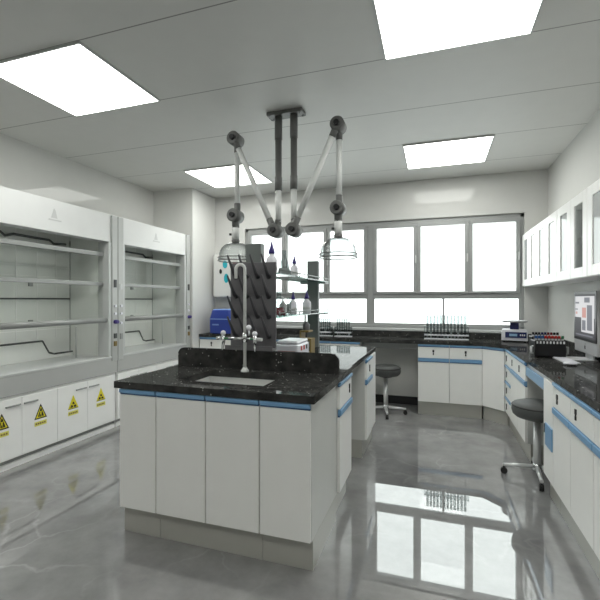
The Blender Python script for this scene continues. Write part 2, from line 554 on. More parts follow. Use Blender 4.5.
# island, front row facing the viewer
cabinet('white one-door cabinet at the left end of the island front', -1.705, 1.90, 0, [(.247, 'door')], .53, .83)
cabinet('white two-door sink cabinet in the middle of the island front', -1.458, 1.90, 0, [(.311, 'door'), (.309, 'door')], .53, .83, body_top=.68)
cabinet('white one-door cabinet at the right front corner of the island', -.838, 1.90, 0, [(.271, 'door')], .53, .83)
# island, right flank
cabinet('white cabinet with locked drawer on the island flank, just behind the sink end', -.567, 2.432, HP, [(.368, 'drawer_door')], .56, .83, lockpos=.78)
cabinet('white cabinet with locked drawer at the far end of the island, beyond its knee space', -.560, 3.42, HP, [(.30, 'drawer_door'), (.26, 'panel')], .56, .83)
# window bench
for k, l in enumerate(('white two-door bench cabinet against the column, beside the blue box', 'white bench cabinet under the window, second from the column',
                       'white bench cabinet under the window, left of the knee space with the far stool')):
    cabinet(l, -3.10 + k * .746, 4.955, 0, [(.373, 'drawer_door'), (.373, 'drawer_door')], .42)
cabinet('white two-drawer bench cabinet under the window, right of the far stool', -.19, 4.955, 0, [(.345, 'drawer_door'), (.345, 'drawer_door')], .42)
# corner cabinet: five-sided body
t = thing('corner_cabinet', 'white angled corner cabinet where the window bench meets the right bench', 'cabinet', (.502, 4.97, 0), 0, 'white laboratory base cabinets')
MB().prism([(0, 0), (.21, -.20), (.70, -.20), (.70, .40), (0, .40)], .15, .819).build('body', M['carcass'], t)
MB().prism([(.01, .02), (.225, -.185), (.69, -.185), (.69, .39), (.01, .39)], 0, .15).build('plinth', M['kick'], t)
dl = hypot(.21, .20); da = math.atan2(-.20, .21)
dr = MB().box(.008, dl - .008, -.018, -.001, .155, .784).build('door', M['white'], t, bevel=.002, rotz=da)
pull(dr, .008, dl - .008, .785, .816)
# right bench, facing the island
cabinet('white narrow stack of four small drawers next to the angled corner cabinet', .722, 4.765, -HP, [(.315, 'stack')], .50, lockpos=.3)
cabinet('white two-drawer cabinet on the right bench beyond the near stool', .722, 4.45, -HP, [(.345, 'drawer_door'), (.345, 'drawer_door')], .50, lockpos=.27)
cabinet('white slim pull-out cabinet with a blue plate, right behind the near stool seat', .722, 3.17, -HP, [(.24, 'pullout')], .50)
cabinet('white two-drawer cabinet with blue pulls at the right edge, nearest on the right bench', .722, 2.93, -HP, [(.345, 'drawer_door'), (.345, 'drawer_door')], .50, lockpos=.27)
cabinet('white cabinet cut off by the right edge of the photo', .722, 2.24, -HP, [(.36, 'drawer_door')], .50)
# knee-space drawer with blue front
t = thing('pull_out_shelf', 'shallow pull-out shelf with blue front spanning the knee space over the near stool', 'pull-out shelf', (.722, 3.758, 0), -HP)
MB().box(.002, .585, .0, .40, .70, .819).build('drawer_box', M['lightgrey'], t)
MB().box(.004, .583, -.016, -.001, .715, .785).build('pull_strip', M['blue'], t, bevel=.003)
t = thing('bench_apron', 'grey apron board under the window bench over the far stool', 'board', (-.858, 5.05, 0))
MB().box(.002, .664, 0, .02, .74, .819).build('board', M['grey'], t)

# ------------------------------------------------------------------ worktops
SX0, SX1, SY0, SY1 = -1.405, -.875, 2.02, 2.365
t = thing('sink_worktop', 'black speckled granite worktop with sink cutout at the near end of the island', 'worktop', (-1.14, 2.34, .83))
def off(o, *a):
    return (a[0] - o[0], a[1] - o[0], a[2] - o[1], a[3] - o[1], a[4] - o[2], a[5] - o[2])
O = (-1.14, 2.34, .83)
q = MB()
for bx in ((-1.735, -.548, 1.872, SY0), (-1.735, -.548, SY1, 2.82), (-1.735, SX0, SY0, SY1), (SX1, -.548, SY0, SY1)):
    q.box(*off(O, *bx, .83, .868))
q.build('slab', M['granite'], t)
# upstand with rounded upper corners
r = .045
xa, xb, za, zb = -1.725 - O[0], -.565 - O[0], .868 - O[2], .995 - O[2]
poly = [(xa, za), (xb, za)] + [(xb - r + r * cos(a), zb - r + r * sin(a)) for a in [HP * i / 6 for i in range(7)]] \
    + [(xa + r + r * cos(a), zb - r + r * sin(a)) for a in [HP + HP * i / 6 for i in range(7)]]
tag(MB().plate(poly, 2.47 - O[1], 2.495 - O[1]).build('splash_panel', M['granite'], loc=O), 'black granite splash panel with rounded corners standing across the island behind the sink', 'splash panel')
tag(MB().box(-1.735, -.556, 2.822, 4.06, .83, .868).build('island_worktop', M['granite'], bevel=.003),
    'black granite worktop on the far part of the island, reflecting the window', 'worktop')
q = MB().prism([(x - .9, y - 5.0) for x, y in ((-3.105, 4.925), (.50, 4.925), (.705, 4.725), (.705, 1.86), (1.238, 1.86), (1.238, 5.378), (-3.105, 5.378))], 0, .04)
tag(q.build('bench_worktop', M['granite'], loc=(.9, 5.0, .82)), 'black granite L-shaped worktop running under the window and along the right wall', 'worktop')
q = MB().box(-3.105 - .9, 1.238 - .9, 5.345 - 5, 5.365 - 5 - .0, .04, .112).box(1.216 - .9, 1.238 - .9, 1.86 - 5, 5.345 - 5, .04, .112)
tag(q.build('bench_upstand', M['granite'], loc=(.9, 5.0, .82)), 'low black granite upstand along the wall behind the bench worktop', 'upstand')

# sink basin
t = thing('lab_sink', 'stainless steel sink basin let into the island worktop before the tall tap', 'sink', (-1.14, 2.1925, .60))
q = MB(); a, c, d, e = SX0 - .008 + 1.14, SX1 + .008 + 1.14, SY0 - .008 - 2.1925, SY1 + .008 - 2.1925
zt = .829 - .60
z0 = .14
w = .006
q.box(a, c, d, e, z0 - w, z0).box(a - w, a, d, e, z0 - w, zt).box(c, c + w, d, e, z0 - w, zt).box(a, c, d - w, d, z0 - w, zt).box(a, c, e, e + w, z0 - w, zt)
q.build('basin', M['basin'], t)
MB().lathe([(.028, 0), (.03, .004), (.02, .006), (.012, .003)], (0, 0, z0)).build('drain', M['chrome'], t)

# ------------------------------------------------------------------ lab tap
t = thing('lab_tap', 'tall white gooseneck laboratory tap with side outlets standing behind the sink', 'tap', (-1.163, 2.385, .868))
MB().lathe([(.026, 0), (.026, .008), (.017, .02), (.013, .03)], n=18).build('base', M['armlight'], t)
pts = [(0, 0, .02), (0, 0, .62)]
for i in range(1, 11):
    a = pi * i / 10
    pts.append((-.026 + .026 * cos(a), -.012 * (1 - cos(a)), .66 + .03 * sin(a)))
pts.append((-.052, -.024, .60))
MB().tube(pts, .0105, 14).build('spout', M['armlight'], t)
MB().lathe([(.017, 0), (.017, .06)], (0, 0, .19), 16).build('collar', M['chrome'], t)
for sgn, ln in ((-1, .15), (1, .075)):
    MB().tube([(0, -.0, .215), (sgn * ln, -.01, .212)], .009).build('side_arm', M['chrome'], t)
    v = MB().tube([(sgn * ln, -.01, .232), (sgn * ln, -.01, .195), (sgn * (ln + .004), -.016, .135)], [.014, .013, .005]).build('nozzle', M['chrome'], t)
    MB().ball((sgn * ln, -.012, .247), .017, 14).build('valve_handle', M['bottle'], v)
    MB().tube([(sgn * (ln + .012), -.012, .212), (sgn * (ln + .05), -.012, .212)], [.012, .011]).build('outlet', M['lightgrey'] if sgn > 0 else M['chrome'], v)
    MB().lathe([(.015, 0), (.015, .010)], (sgn * (ln - .02), -.01, .208), 14).build('valve_ring', M['green'], v)
q = MB().tube([(.03, 0, .235), (.03, -.005, .27)], .007)
q.ball((.03, -.006, .285), .018, 14)
q.build('tap_handle', M['bottle'], t)

# ------------------------------------------------------------------ reagent shelf and drying rack
RX = -1.14
t = thing('reagent_shelf', 'two-tier glass reagent shelf on grey posts standing on the island', 'shelf', (RX, 3.2, .868))
for yy in (2.56, 3.87):
    ox = -.03 if yy < 3 else 0
    MB().box(ox - .056, ox + .056, yy - .03 - 3.2, yy + .03 - 3.2, 0, .845).build('post', M['post'], t, bevel=.003)
for z in (1.505, 1.205):
    s_ = MB().box(-.13, .13, 2.595 - 3.2, 3.835 - 3.2, z - .868, z + .010 - .868).box(-.13, -.058, 3.835 - 3.2, 3.96 - 3.2, z - .868, z + .010 - .868)\
        .box(.058, .13, 3.835 - 3.2, 3.96 - 3.2, z - .868, z + .010 - .868).build('shelf_board', M['shelfglass'], t)
    for sx in (-1, 1):
        q = MB().tube([(sx * .128, 2.60 - 3.2, z + .034 - .868), (sx * .128, 3.96 - 3.2, z + .034 - .868)], .0045, 8)
        for yy in (2.62, 3.05, 3.5, 3.94):
            q.tube([(sx * .128, yy - 3.2, z + .008 - .868), (sx * .128, yy - 3.2, z + .034 - .868)], .004, 8)
        q.build('guard_rail', M['rail'], s_)
        MB().box(sx * .094 - .036, sx * .094 + .036, 3.84 - 3.2, 3.965 - 3.2, z - .016 - .868, z - .001 - .868).build('bracket', M['post'], s_)

t = thing('drying_rack', 'dark grey pegboard drying rack fixed to the near post of the reagent shelf', 'drying rack', (-1.168, 2.515, .998))
MB().box(-.168, .168, 0, .014, .0, .585).build('board', M['rack'], t, bevel=.004)
MB().box(-.172, .172, -.07, .0, -.0, .012).box(-.172, .172, -.074, -.068, -.0, .03).build('drip_tray', M['rack'], t, bevel=.002)
for i in range(4):
    for j in range(4):
        px_ = -.135 + i * .081 + .01; pz = .085 + j * .134
        q = MB().tube([(px_, 0, pz), (px_, -.03, pz + .02), (px_, -.12, pz + .135)], [.017, .0125, .006], 10)
        q.ball((px_, -.12, pz + .135), .0065, 8)
        q.build('peg', M['peg'], t)

# ------------------------------------------------------------------ bottles
def dropper(label, x, y, z, s=1.0, r=.032):
    t = thing('dropper_bottle', label, 'bottle', (x, y, z), 0, 'white bottles with purple caps')
    MB().lathe([(r * .95, 0), (r, .006), (r, .085 * s), (r * .9, .10 * s), (r * .42, .118 * s), (r * .42, .128 * s)], n=20).build('body', M['bottle'], t)
    MB().lathe([(r * .55, .126 * s), (r * .55, .142 * s), (r * .28, .17 * s), (r * .10, .20 * s), (.001, .203 * s)], n=16).build('cap', M['purple'], t)
    q = MB(); n = 10
    for k in range(n):
        pass
    q.lathe([(r + .0008, .03 * s), (r + .0008, .055 * s)], n=20)
    q.build('label_band', M['lightgrey'], t)
    return t
ZT, ZS = 1.515, 1.215
dropper('largest white bottle with purple pointed cap, on the top shelf beside the drying rack', -1.13, 2.76, ZT, 1.2, .042)
dropper('white bottle with purple cap standing alone on the top glass shelf', -1.115, 3.22, ZT, .92)
dropper('left of the two white purple-capped bottles on the lower glass shelf', -1.125, 3.22, ZS, .95)
dropper('right of the two white purple-capped bottles, near the far post on the lower shelf', -1.10, 3.52, ZS, 1.0, .038)

def flask(label, x, y, z, liquid, h=.2, r=.055):
    t = thing('conical_flask', label, 'flask', (x, y, z), 0)
    MB().lathe([(r * .9, 0), (r, .008), (r * .95, .02), (.017, h * .72), (.015, h * .95), (.019, h)], n=20).build('glass_body', M['glassware'], t)
    MB().lathe([(r * .85, .003), (r * .93, .01), (r * .88, .02), (r * .62, h * .3)], n=20).build('liquid', liquid, t)
    return t
flask('conical flask with dark red liquid on the lower glass shelf beside the drying rack', -1.10, 2.83, ZS, M['darkred'])
flask('grey conical flask behind the largest bottle on the top glass shelf', -1.085, 2.90, ZT, M['grey'], .19)
t = thing('measuring_cylinder', 'grey glass measuring cylinder on the lower shelf between flask and bottles', 'cylinder', (-1.09, 3.02, ZS))
MB().lathe([(.032, 0), (.032, .008), (.018, .012), (.018, .13), (.022, .135)], n=18).build('glass_body', M['glassware'], t)
MB().lathe([(.0165, .012), (.0165, .085)], n=18).build('liquid', M['grey'], t)
t = thing('wash_bottle', 'small grey bottle with bent spout on the lower shelf behind the measuring cylinder', 'bottle', (-1.17, 3.10, ZS))
MB().lathe([(.028, 0), (.03, .008), (.03, .075), (.014, .095), (.014, .105)], n=18).build('body', M['grey'], t)
MB().tube([(0, 0, .10), (0, 0, .135), (-.02, -.01, .145), (-.06, -.02, .13)], .006, 10).build('spout', M['lightgrey'], t)

# ------------------------------------------------------------------ small equipment on the island
t = thing('analyser', 'low white instrument with red buttons on the island right of the drying rack', 'instrument', (-.98, 2.81, .868))
MB().box(-.09, .08, -.13, .13, .01, .15).box(-.084, .074, -.124, .124, .15, .176).build('housing', M['bottle'], t, bevel=.012, seg=3)
MB().box(-.07, .06, -.1305, -.128, .10, .104).build('seam', M['red'], t)
for k in range(3):
    MB().box(.079, .084, -.07 + k * .06, -.045 + k * .06, .105, .135).build('button', M['red'] if k < 2 else M['black'], t)
MB().box(.078, .083, -.115, .115, .045, .062).build('stripe', M['capblue'], t)
for sx in (-.07, .06):
    for sy in (-.11, .11):
        MB().lathe([(.012, 0), (.012, .012)], (sx, sy, 0), 10).build('foot', M['rubber'], t)

t = thing('wooden_stand', 'olive wooden two-step stand on the island between instrument and far post', 'stand', (-1.035, 3.33, .868))
q = MB().box(-.05, .05, -.06, .06, 0, .018).box(-.05, -.038, -.06, .06, .018, .19).box(.038, .05, -.06, .06, .018, .12)
q.box(-.05, .05, -.06, .06, .12, .136).box(-.05, .03, -.06, .06, .19, .205)
q.build('frame', M['wood'], t, bevel=.002)
tag(MB().lathe([(.028, 0), (.03, .006), (.03, .05), (.017, .06), (.017, .072), (.001, .073)], (0, 0, 0), 18).build('reagent_jar', M['rack'], loc=(-1.045, 3.33, 1.0735)),
    'small dark jar standing on the olive wooden stand', 'jar')

# ------------------------------------------------------------------ test tube racks
def tube_rack(label, x, y, z, w, n, tlabel, h=.27, group=None):
    t = thing('test_tube_rack', label, 'rack', (x, y, z), 0, 'test tube racks')
    q = MB()
    q.box(-w / 2, w / 2, -.035, .035, 0, .01).box(-w / 2, w / 2, -.035, -.025, .045, .06).box(-w / 2, w / 2, .025, .035, .045, .06)
    q.build('base', M['bottle'], t)
    for sx in (-w / 2, w / 2 - .012):
        MB().box(sx, sx + .012, -.035, .035, .01, h * .55).build('end_plate', M['glassware'], t)
    q = MB()
    q.box(-w / 2 + .012, w / 2 - .012, -.035, -.016, h * .5, h * .53).box(-w / 2 + .012, w / 2 - .012, .016, .035, h * .5, h * .53)
    q.build('upper_bar', M['glassware'], t)
    st = (w - .04) / n
    for k in range(n):
        xx = -w / 2 + .02 + st * (k + .5)
        rr = min(.0135, st * .4)
        tb = thing('test_tube', tlabel, 'test tube', (x + xx, y, z + .0105), 0, group)
        MB().lathe([(.002, 0), (rr * .7, .003), (rr, .014), (rr, h - .012), (rr * 1.15, h - .010)], n=10).build('glass_body', M['tubeglass'], tb)
        hh = random.choice((.03, .045, .06, .10))
        MB().lathe([(rr * .6, .004), (rr * .85, .014), (rr * .85, hh)], n=10).build('liquid', random.choice((M['lightgrey'], M['grey'], M['grey'], M['bottle'], M['rack'])), tb)
tube_rack('wide rack of twelve tall clear test tubes on the window bench, left of the balance', .126, 5.16, .86, .50, 12,
          'tall clear test tube in the wide rack left of the balance', .29, 'test tubes in the wide rack')
tube_rack('small test tube rack on the window bench, left one, half behind the far shelf post', -1.37, 5.16, .86, .21, 6,
          'clear test tube in the small rack half behind the far shelf post', .23, 'test tubes in the left small rack')
tube_rack('small test tube rack on the window bench just right of the far shelf post', -1.12, 5.16, .86, .22, 6,
          'clear test tube in the small rack right of the far shelf post', .23, 'test tubes in the right small rack')

# ------------------------------------------------------------------ balance
t = thing('balance', 'white electronic balance with navy display in the corner of the window bench', 'balance', (.86, 5.19, .86), radians(-8))
q = MB().plate([(-.15, .012), (.15, .012), (.15, .12), (.135, .15), (-.135, .15), (-.15, .12)], -.11, .12)
q.build('housing', M['bottle'], t, bevel=.008)
o = MB().box(-.105, .135, -.118, -.108, .05, .12).build('control_panel', M['navy'], t)
MB().box(-.06, .03, -.121, -.117, .07, .10).build('display', M['lcd'], o)
for k in range(3):
    MB().box(.06 + k * .022, .074 + k * .022, -.121, -.117, .075, .095).build('key', M['tape'], o)
MB().box(-.05, .05, -.05, .05, .15, .235).build('column', M['navy'], t)
MB().lathe([(.14, .0), (.152, .012), (.152, .022), (.146, .022), (.140, .014), (.001, .014)], (0, 0, .235), 32).build('pan', M['silver'], t)
for sx in (-.12, .12):
    for sy in (-.09, .09):
        MB().lathe([(.014, 0), (.014, .014)], (sx, sy, 0), 10).build('foot', M['rubber'], t)

t.scale = (.88, .88, .92)

# ------------------------------------------------------------------ tube blocks with coloured caps
def block(label, x, y, colours, handle, rz=0.0, h=.14):
    t = thing('heating_block', label, 'tube block', (x, y, .86), rz)
    MB().box(-.115, .115, -.06, .06, .008, h).build('housing', M['black'], t, bevel=.008, seg=3)
    q = MB()
    for k in range(9):
        q.box(-.104 + k * .0245, -.104 + k * .0245 + .012, -.0615, -.058, h - .026, h - .006)
    q.build('ticks', M['tape'] if handle else M['rack'], t)
    for sx in (-.1, .1):
        MB().box(sx - .012, sx + .012, -.05, .05, 0, .008).build('foot', M['rubber'], t)
    if handle:
        for sx in (-1, 1):
            MB().tube([(sx * .115, -.02, .03), (sx * .135, -.03, .035), (sx * .135, -.03, .085), (sx * .115, -.02, .09)], .009, 10).build('grip', M['tape'] if sx < 0 else M['grey'], t)
    n = len(colours)
    for k in range(n):
        xx = -.098 + .196 * k / (n - 1)
        v = thing('capped_tube', 'small tube with %s cap in the %s' % (colours[k][0], 'front black block' if handle else 'rear black block behind the coloured caps'), 'tube',
                  (x + xx * cos(rz), y + xx * sin(rz), .86 + h), rz, 'tubes in the black blocks')
        MB().lathe([(.009, 0), (.009, .018)], (0, -.03, 0), 10).build('neck', M['tape'], v)
        MB().lathe([(.0105, .014), (.0105, .034), (.009, .037)], (0, -.03, 0), 10).build('cap', M[colours[k][1]], v)
block('black tube block with a row of blue, red and green caps on the right bench', .885, 3.84, [('blue', 'capblue')] * 3 + [('red', 'red')] * 5 + [('green', 'green')], True, .1)
block('black tube block with dark caps standing behind the coloured one on the right bench', .95, 4.25, [('black', 'black')] * 3 + [('dark blue', 'navy')] * 2 + [('dark red', 'darkred')] * 2 + [('black', 'black')] * 2, False, .05)

# ------------------------------------------------------------------ computer
t = thing('computer_monitor', 'slim silver all-in-one computer standing on the right bench', 'monitor', (1.125, 3.765, .86), -HP)
# local x runs toward the viewer, local -y faces the island; z from bench
hw = .252
MB().box(-hw, hw, 0, .022, .05, .54).build('shell', M['silver'], t, bevel=.006)
q = MB().box(-hw + .001, hw - .001, -.004, 0, .148, .538)
q.build('bezel', M['black'], t)
scr = MB()
def rect(mi, x0, x1, z0, z1, y=-.0045):
    scr.m(mi).add([(x0, y, z0), (x1, y, z0), (x1, y, z1), (x0, y, z1)], [(0, 1, 2, 3)])
rect(0, -hw + .022, hw - .022, .17, .516)
rect(1, -hw + .035, hw - .035, .33, .50, -.005)
rect(1, -.07, hw - .045, .215, .33, -.005)
rect(2, -.05, .04, .33, .41, -.0055); rect(3, .06, .17, .235, .43, -.0055)
rect(3, -.21, -.12, .44, .455, -.0055); rect(3, -.21, -.15, .39, .40, -.0055); rect(2, -.2, -.16, .355, .375, -.0055)
rect(3, 0, .12, .45, .49, -.0055); rect(3, -.05, .03, .23, .31, -.0055)
rect(3, -.2, .18, .185, .197, -.0055)
scr.build('screen', [M['scr_dark'], M['scr_white'], M['scr_pink'], M['scr_grey']], t)
ap = []
for i in range(20):
    a = 2 * pi * i / 20
    rr = .016 * (1 - .12 * max(0, sin(a)) ** 8 * 1.5)
    x_ = rr * cos(a) * .95; z_ = .098 + rr * sin(a)
    if -0.5 < a - 2 * pi * (a > pi) < .5: x_ = .010
    ap.append((x_, z_))
q = MB().plate(ap, -.001, .0005).plate([(.001, .117), (.008, .121), (.009, .128), (.002, .124)], -.001, .0005)
q.build('fruit_mark', M['black'], t)
MB().plate([(-.09, .004), (.09, .004), (.06, .25), (-.06, .25)], .028, .04).build('stand_neck', M['silver'], t, bevel=.004)
MB().box(-.10, .10, -.12, .06, 0, .008).build('stand_foot', M['silver'], t, bevel=.003)
t = thing('keyboard', 'white keyboard lying on the right bench before the computer', 'keyboard', (.955, 3.615, .86), -HP + .04)
MB().box(-.155, .155, -.05, .05, 0, .010).build('tray', M['silver'], t, bevel=.003)
q = MB()
for r_ in range(5):
    for c_ in range(14):
        q.box(-.149 + c_ * .0213, -.149 + c_ * .0213 + .018, -.044 + r_ * .0178, -.044 + r_ * .0178 + .0145, .010, .013)
q.build('keys', M['bottle'], t)
t = thing('computer_mouse', 'white mouse lying at the near end of the keyboard', 'mouse', (.925, 3.40, .86), -HP)
MB().ball((0, 0, .012), .045, 18, .6, 1.0, .36).build('shell', M['bottle'], t)
MB().lathe([(.028, 0), (.034, .006), (.034, .010)], (0, 0, 0), 18, True, .8, 1.25).build('base', M['black'], t)

# ------------------------------------------------------------------ blue box and wall unit at the far left
t = thing('centrifuge', 'rounded blue bench centrifuge on the window bench beside the column', 'centrifuge', (-2.80, 5.12, .86))
def rbox(q, w, d, z0, z1, taper, n=5, r=.05):
    def ring(hw, hd, z):
        pts = []
        for cxs, cys, a0 in ((1, -1, -HP), (1, 1, 0), (-1, 1, HP), (-1, -1, pi)):
            for i in range(n):
                a = a0 + HP * i / (n - 1)
                pts.append((cxs * (hw - r) + r * cos(a), cys * (hd - r) + r * sin(a), z))
        return pts
    A = ring(w / 2, d / 2, z0); B = ring(w / 2 * taper, d / 2 * taper, z1); k = len(A)
    q.add(A + B, [tuple(reversed(range(k))), tuple(range(k, 2 * k))])
    q.add(A + B, [(i, (i + 1) % k, k + (i + 1) % k, k + i) for i in range(k)], True)
    return q
rbox(MB(), .36, .30, .012, .20, 1.0).build('housing', M['bluebox'], t)
o = rbox(MB(), .36, .30, .215, .33, .86).build('lid', M['bluebox'], t)
rbox(MB(), .30, .25, .33, .345, .9).build('lid_cap', M['blueband'], o)
rbox(MB(), .365, .305, .20, .215, 1.0).build('band', M['blueband'], t)
MB().box(-.12, -.02, -.153, -.149, .12, .14).build('name_plate', M['blueband'], t)
for sx in (-.13, .13):
    for sy in (-.1, .1):
        MB().lathe([(.016, 0), (.016, .014)], (sx, sy, 0), 10).build('foot', M['rubber'], t)

t = thing('water_purifier', 'white wall-mounted box with teal discs and black button above the blue centrifuge', 'wall unit', (-2.905, 5.378, 1.37))
MB().box(-.15, .25, -.16, -.001, 0, .62).build('housing', M['column'], t, bevel=.02, seg=3)
for (x_, z_, rx, rz_, mk, nm) in ((.05, .47, .034, .055, 'teal', 'disc'), (.07, .27, .034, .065, 'teal', 'disc'), (-.02, .37, .018, .034, 'black', 'button'), (.20, .46, .03, .035, 'red', 'knob')):
    MB().plate([(x_ + rx * cos(2 * pi * i / 20), z_ + rz_ * sin(2 * pi * i / 20)) for i in range(20)], -.174, -.158).build(nm, M[mk], t)
MB().box(-.13, .23, -.15, -.01, -.012, 0).build('drip_ledge', M['grey'], t)

# ------------------------------------------------------------------ fume hoods
def warning_sign(parent, xc, zc, kind):
    """triangle sign and caption below it; local to the hood"""
    h, w = .125, .115
    y = -.0195
    q = MB()
    def tri(s, yy, mi):
        zc_ = zc + .0
        q.m(mi).plate([(xc - w / 2 * s, zc_ - h / 3 * s), (xc + w / 2 * s, zc_ - h / 3 * s), (xc, zc_ + h * 2 / 3 * s)], yy, yy + .0012)
    if kind == 0:
        tri(1.0, y, 1); tri(.76, y - .0008, 0)
    else:
        tri(1.0, y, 0)
        for (a, b_) in (((-.5, -1 / 3), (.5, -1 / 3)),):
            q.m(1).box(xc - w / 2 * .93, xc + w / 2 * .93, y - .0006, y, zc - h / 3, zc - h / 3 + .005)
    # pictogram strokes
    yy = y - .0016
    q.m(1)
    if kind == 0:
        q.plate([(xc - .004, zc + .045), (xc + .006, zc + .045), (xc + .012, zc + .02), (xc - .012, zc + .02)], yy, yy + .001)
        q.plate([(xc - .028, zc - .024), (xc - .012, zc - .024), (xc - .006, zc + .015), (xc - .012, zc + .02)], yy, yy + .001)
        q.plate([(xc + .010, zc - .024), (xc + .028, zc - .024), (xc + .014, zc + .018), (xc + .006, zc + .014)], yy, yy + .001)
        q.plate([(xc - .008, zc - .026), (xc + .006, zc - .026), (xc + .003, zc - .004), (xc - .004, zc - .004)], yy, yy + .001)
    else:
        q.plate([(xc - .034, zc - .028), (xc - .006, zc - .028), (xc - .004, zc - .012), (xc - .022, zc - .004)], yy, yy + .001)
        q.plate([(xc + .006, zc - .028), (xc + .034, zc - .028), (xc + .024, zc - .006), (xc + .004, zc - .012)], yy, yy + .001)
        q.plate([(xc - .012, zc + .0), (xc + .014, zc + .0), (xc + .005, zc + .02), (xc - .006, zc + .022)], yy, yy + .001)
    q.build('warning_sign', [M['yellow'], M['black']], parent)
    q = MB().box(xc - .055, xc + .055, y, y + .0012, zc - .098, zc - .062)
    q.m(1)
    for k in range(5):
        q.box(xc - .046 + k * .019, xc - .046 + k * .019 + .014, y - .0006, y, zc - .087, zc - .073)
    q.build('caption_label', [M['paleyellow'], M['wood']], parent)


def fume_hood(label, y0, signs, Wd=1.318):
    D = .565
    t = thing('fume_hood', label, 'fume hood', (-3.17, y0, 0), HP, 'white fume hoods')
    B = lambda: MB()
    B().box(.004, Wd - .004, .0, D, .075, .574).build('base_body', M['hoodwhite'], t, bevel=.003)
    B().box(.006, Wd - .006, .035, D - .02, .0, .075).build('plinth', M['grey'], t)
    B().box(.006, Wd - .006, .008, .034, .0, .040).build('floor_strip', M['hoodwhite'], t)
    dw = (Wd - .066) / 4
    for k in range(4):
        a = .006 + k * (dw + .002) ; c = a + dw
        dr = B().box(a, c, -.018, -.0, .085, .552).build('door', M['hoodwhite'], t, bevel=.003)
        side = c if k % 2 == 0 else a
        hx0, hx1 = (c - .135, c - .012) if k % 2 == 0 else (a + .012, a + .135)
        B().box(hx0, hx1, -.030, -.018, .490, .503).build('handle', M['grey'], dr, bevel=.004)
        warning_sign(dr, (a + c) / 2, .375, signs[k])
    B().box(.0, Wd, -.022, .06, .576, .735).build('apron', M['apron'], t, bevel=.004)
    B().box(.0, Wd, -.026, D - .002, .735, .752).build('work_surface', M['lightgrey'], t, bevel=.004)
    # posts with controls
    for s_, (a, c) in enumerate(((.0, .078), (Wd - .078, Wd))):
        p = B().box(a + .001, c - .001, -.03, .12, .70, 2.20).build('post', M['postgrey'], t, bevel=.005)
        ea, ec = ((c - .001, c + .034) if s_ == 0 else (a - .034, a + .001))
        B().box(ea, ec, -.018, .12, .752, 1.922).build('jamb', M['lightgrey'], p, bevel=.004)
        mid = (a + c) / 2
        if s_ == 1:
            B().box(mid - .018, mid + .018, -.036, -.03, 1.46, 1.54).build('switch', M['black'], p)
            B().tube([(mid, -.03, 1.105), (mid, -.07, 1.105)], [.022, .018], 12).build('valve_knob', M['purple'], p)
            B().tube([(mid - .025, -.05, 1.105), (mid + .025, -.05, 1.105)], .009, 8).build('valve_lever', M['purple'], p)
            for z in (1.27, 1.19):
                B().tube([(mid, -.03, z), (mid, -.042, z)], .014, 12).build('button', M['bottle'], p)
            for z, mk in ((.96, 'darkline'), (.88, 'wood')):
                B().box(mid - .018, mid + .018, -.040, -.03, z - .025, z + .025).build('socket', M[mk], p)
        else:
            for z in (1.27, 1.19, 1.09):
                B().tube([(mid, -.03, z), (mid, -.042, z)], .014, 12).build('button', M['bottle'], p)
            B().box(mid - .018, mid + .018, -.036, -.03, 1.44, 1.50).build('socket', M['lightgrey'], p)
            B().box(mid - .018, mid + .018, -.040, -.03, .92, .98).build('socket', M['grey'], p)
    h = B().box(.080, Wd - .080, -.012, .10, 1.924, 2.206).build('header', M['headerdim'], t, bevel=.004)
    q = B().plate([(.60, 2.045), (.66, 2.045), (.64, 2.115), (.625, 2.13)], -.0135, -.0118).box(.575, .70, -.0135, -.0118, 2.022, 2.034)
    q.build('emblem', M['emblem'], h)
    B().box(.080, Wd - .080, .10, D, 2.12, 2.16).build('roof_panel', M['liner'], t)
    # interior
    for a in (.090, Wd - .115):
        B().box(a, a + .025, .12, D - .05, .752, 2.12).build('side_liner', M['liner'], t)
    bk = B().box(.115, Wd - .115, D - .075, D - .055, .752, 2.12).build('back_baffle', M['liner'], t)
    q = B()
    for x_ in (.24, .45, .66, .87, 1.08):
        q.box(x_ - .003, x_ + .003, D - .078, D - .075, .95, 2.06)
    for z in (1.04, 1.56, 1.66):
        q.box(.115, Wd - .115, D - .078, D - .075, z - .003, z + .003)
    q.build('seams', M['hoodwhite'], bk)
    B().box(Wd - .121, Wd - .115, D - .082, D - .070, .79, 1.95).build('corner_bead', M['grey'], bk)
    B().box(.115, Wd - .115, D - .08, D - .075, 1.335, 1.350).build('slot', M['darkline'], bk)
    q = B()
    for x_ in (.35, .80):
        for z in (1.12, 1.48, 1.86):
            q.box(x_ - .02, x_ + .02, D - .088, D - .075, z - .02, z + .02)
    q.build('clamps', M['grey'], bk)
    # lower baffle with stepped dark edge
    poly = [(.115, .80), (1.05, .80), (.98, .87), (.92, .995), (.115, .985)]
    B().plate([(.116, .753), (Wd - .116, .753), (Wd - .116, .79), (1.03, .79), (.97, .81), (.90, .93), (.116, .93)], D - .11, D - .085).build('lower_baffle', M['liner'], bk)
    q = B()
    for (x0, z0), (x1, z1) in (((.116, .93), (.90, .93)), ((.90, .93), (.97, .81)), ((.97, .81), (1.03, .79)), ((1.03, .79), (Wd - .116, .79))):
        q.tube([(x0, D - .108, z0), (x1, D - .108, z1)], .009, 8)
    q.build('baffle_edge', M['darkline'], bk)
    q = B().tube([(.13, D - .10, 1.935), (.50, D - .10, 1.935), (.54, D - .10, 1.905), (.62, D - .10, 1.93), (.98, D - .10, 1.925), (1.03, D - .10, 1.895), (1.17, D - .10, 1.905)], .012, 8)
    q.build('lamp_cable', M['darkline'], bk)
    # sash
    s = B().box(.112, Wd - .112, .045, .075, 1.775, 1.815).build('sash', M['grey'], t, bevel=.004)
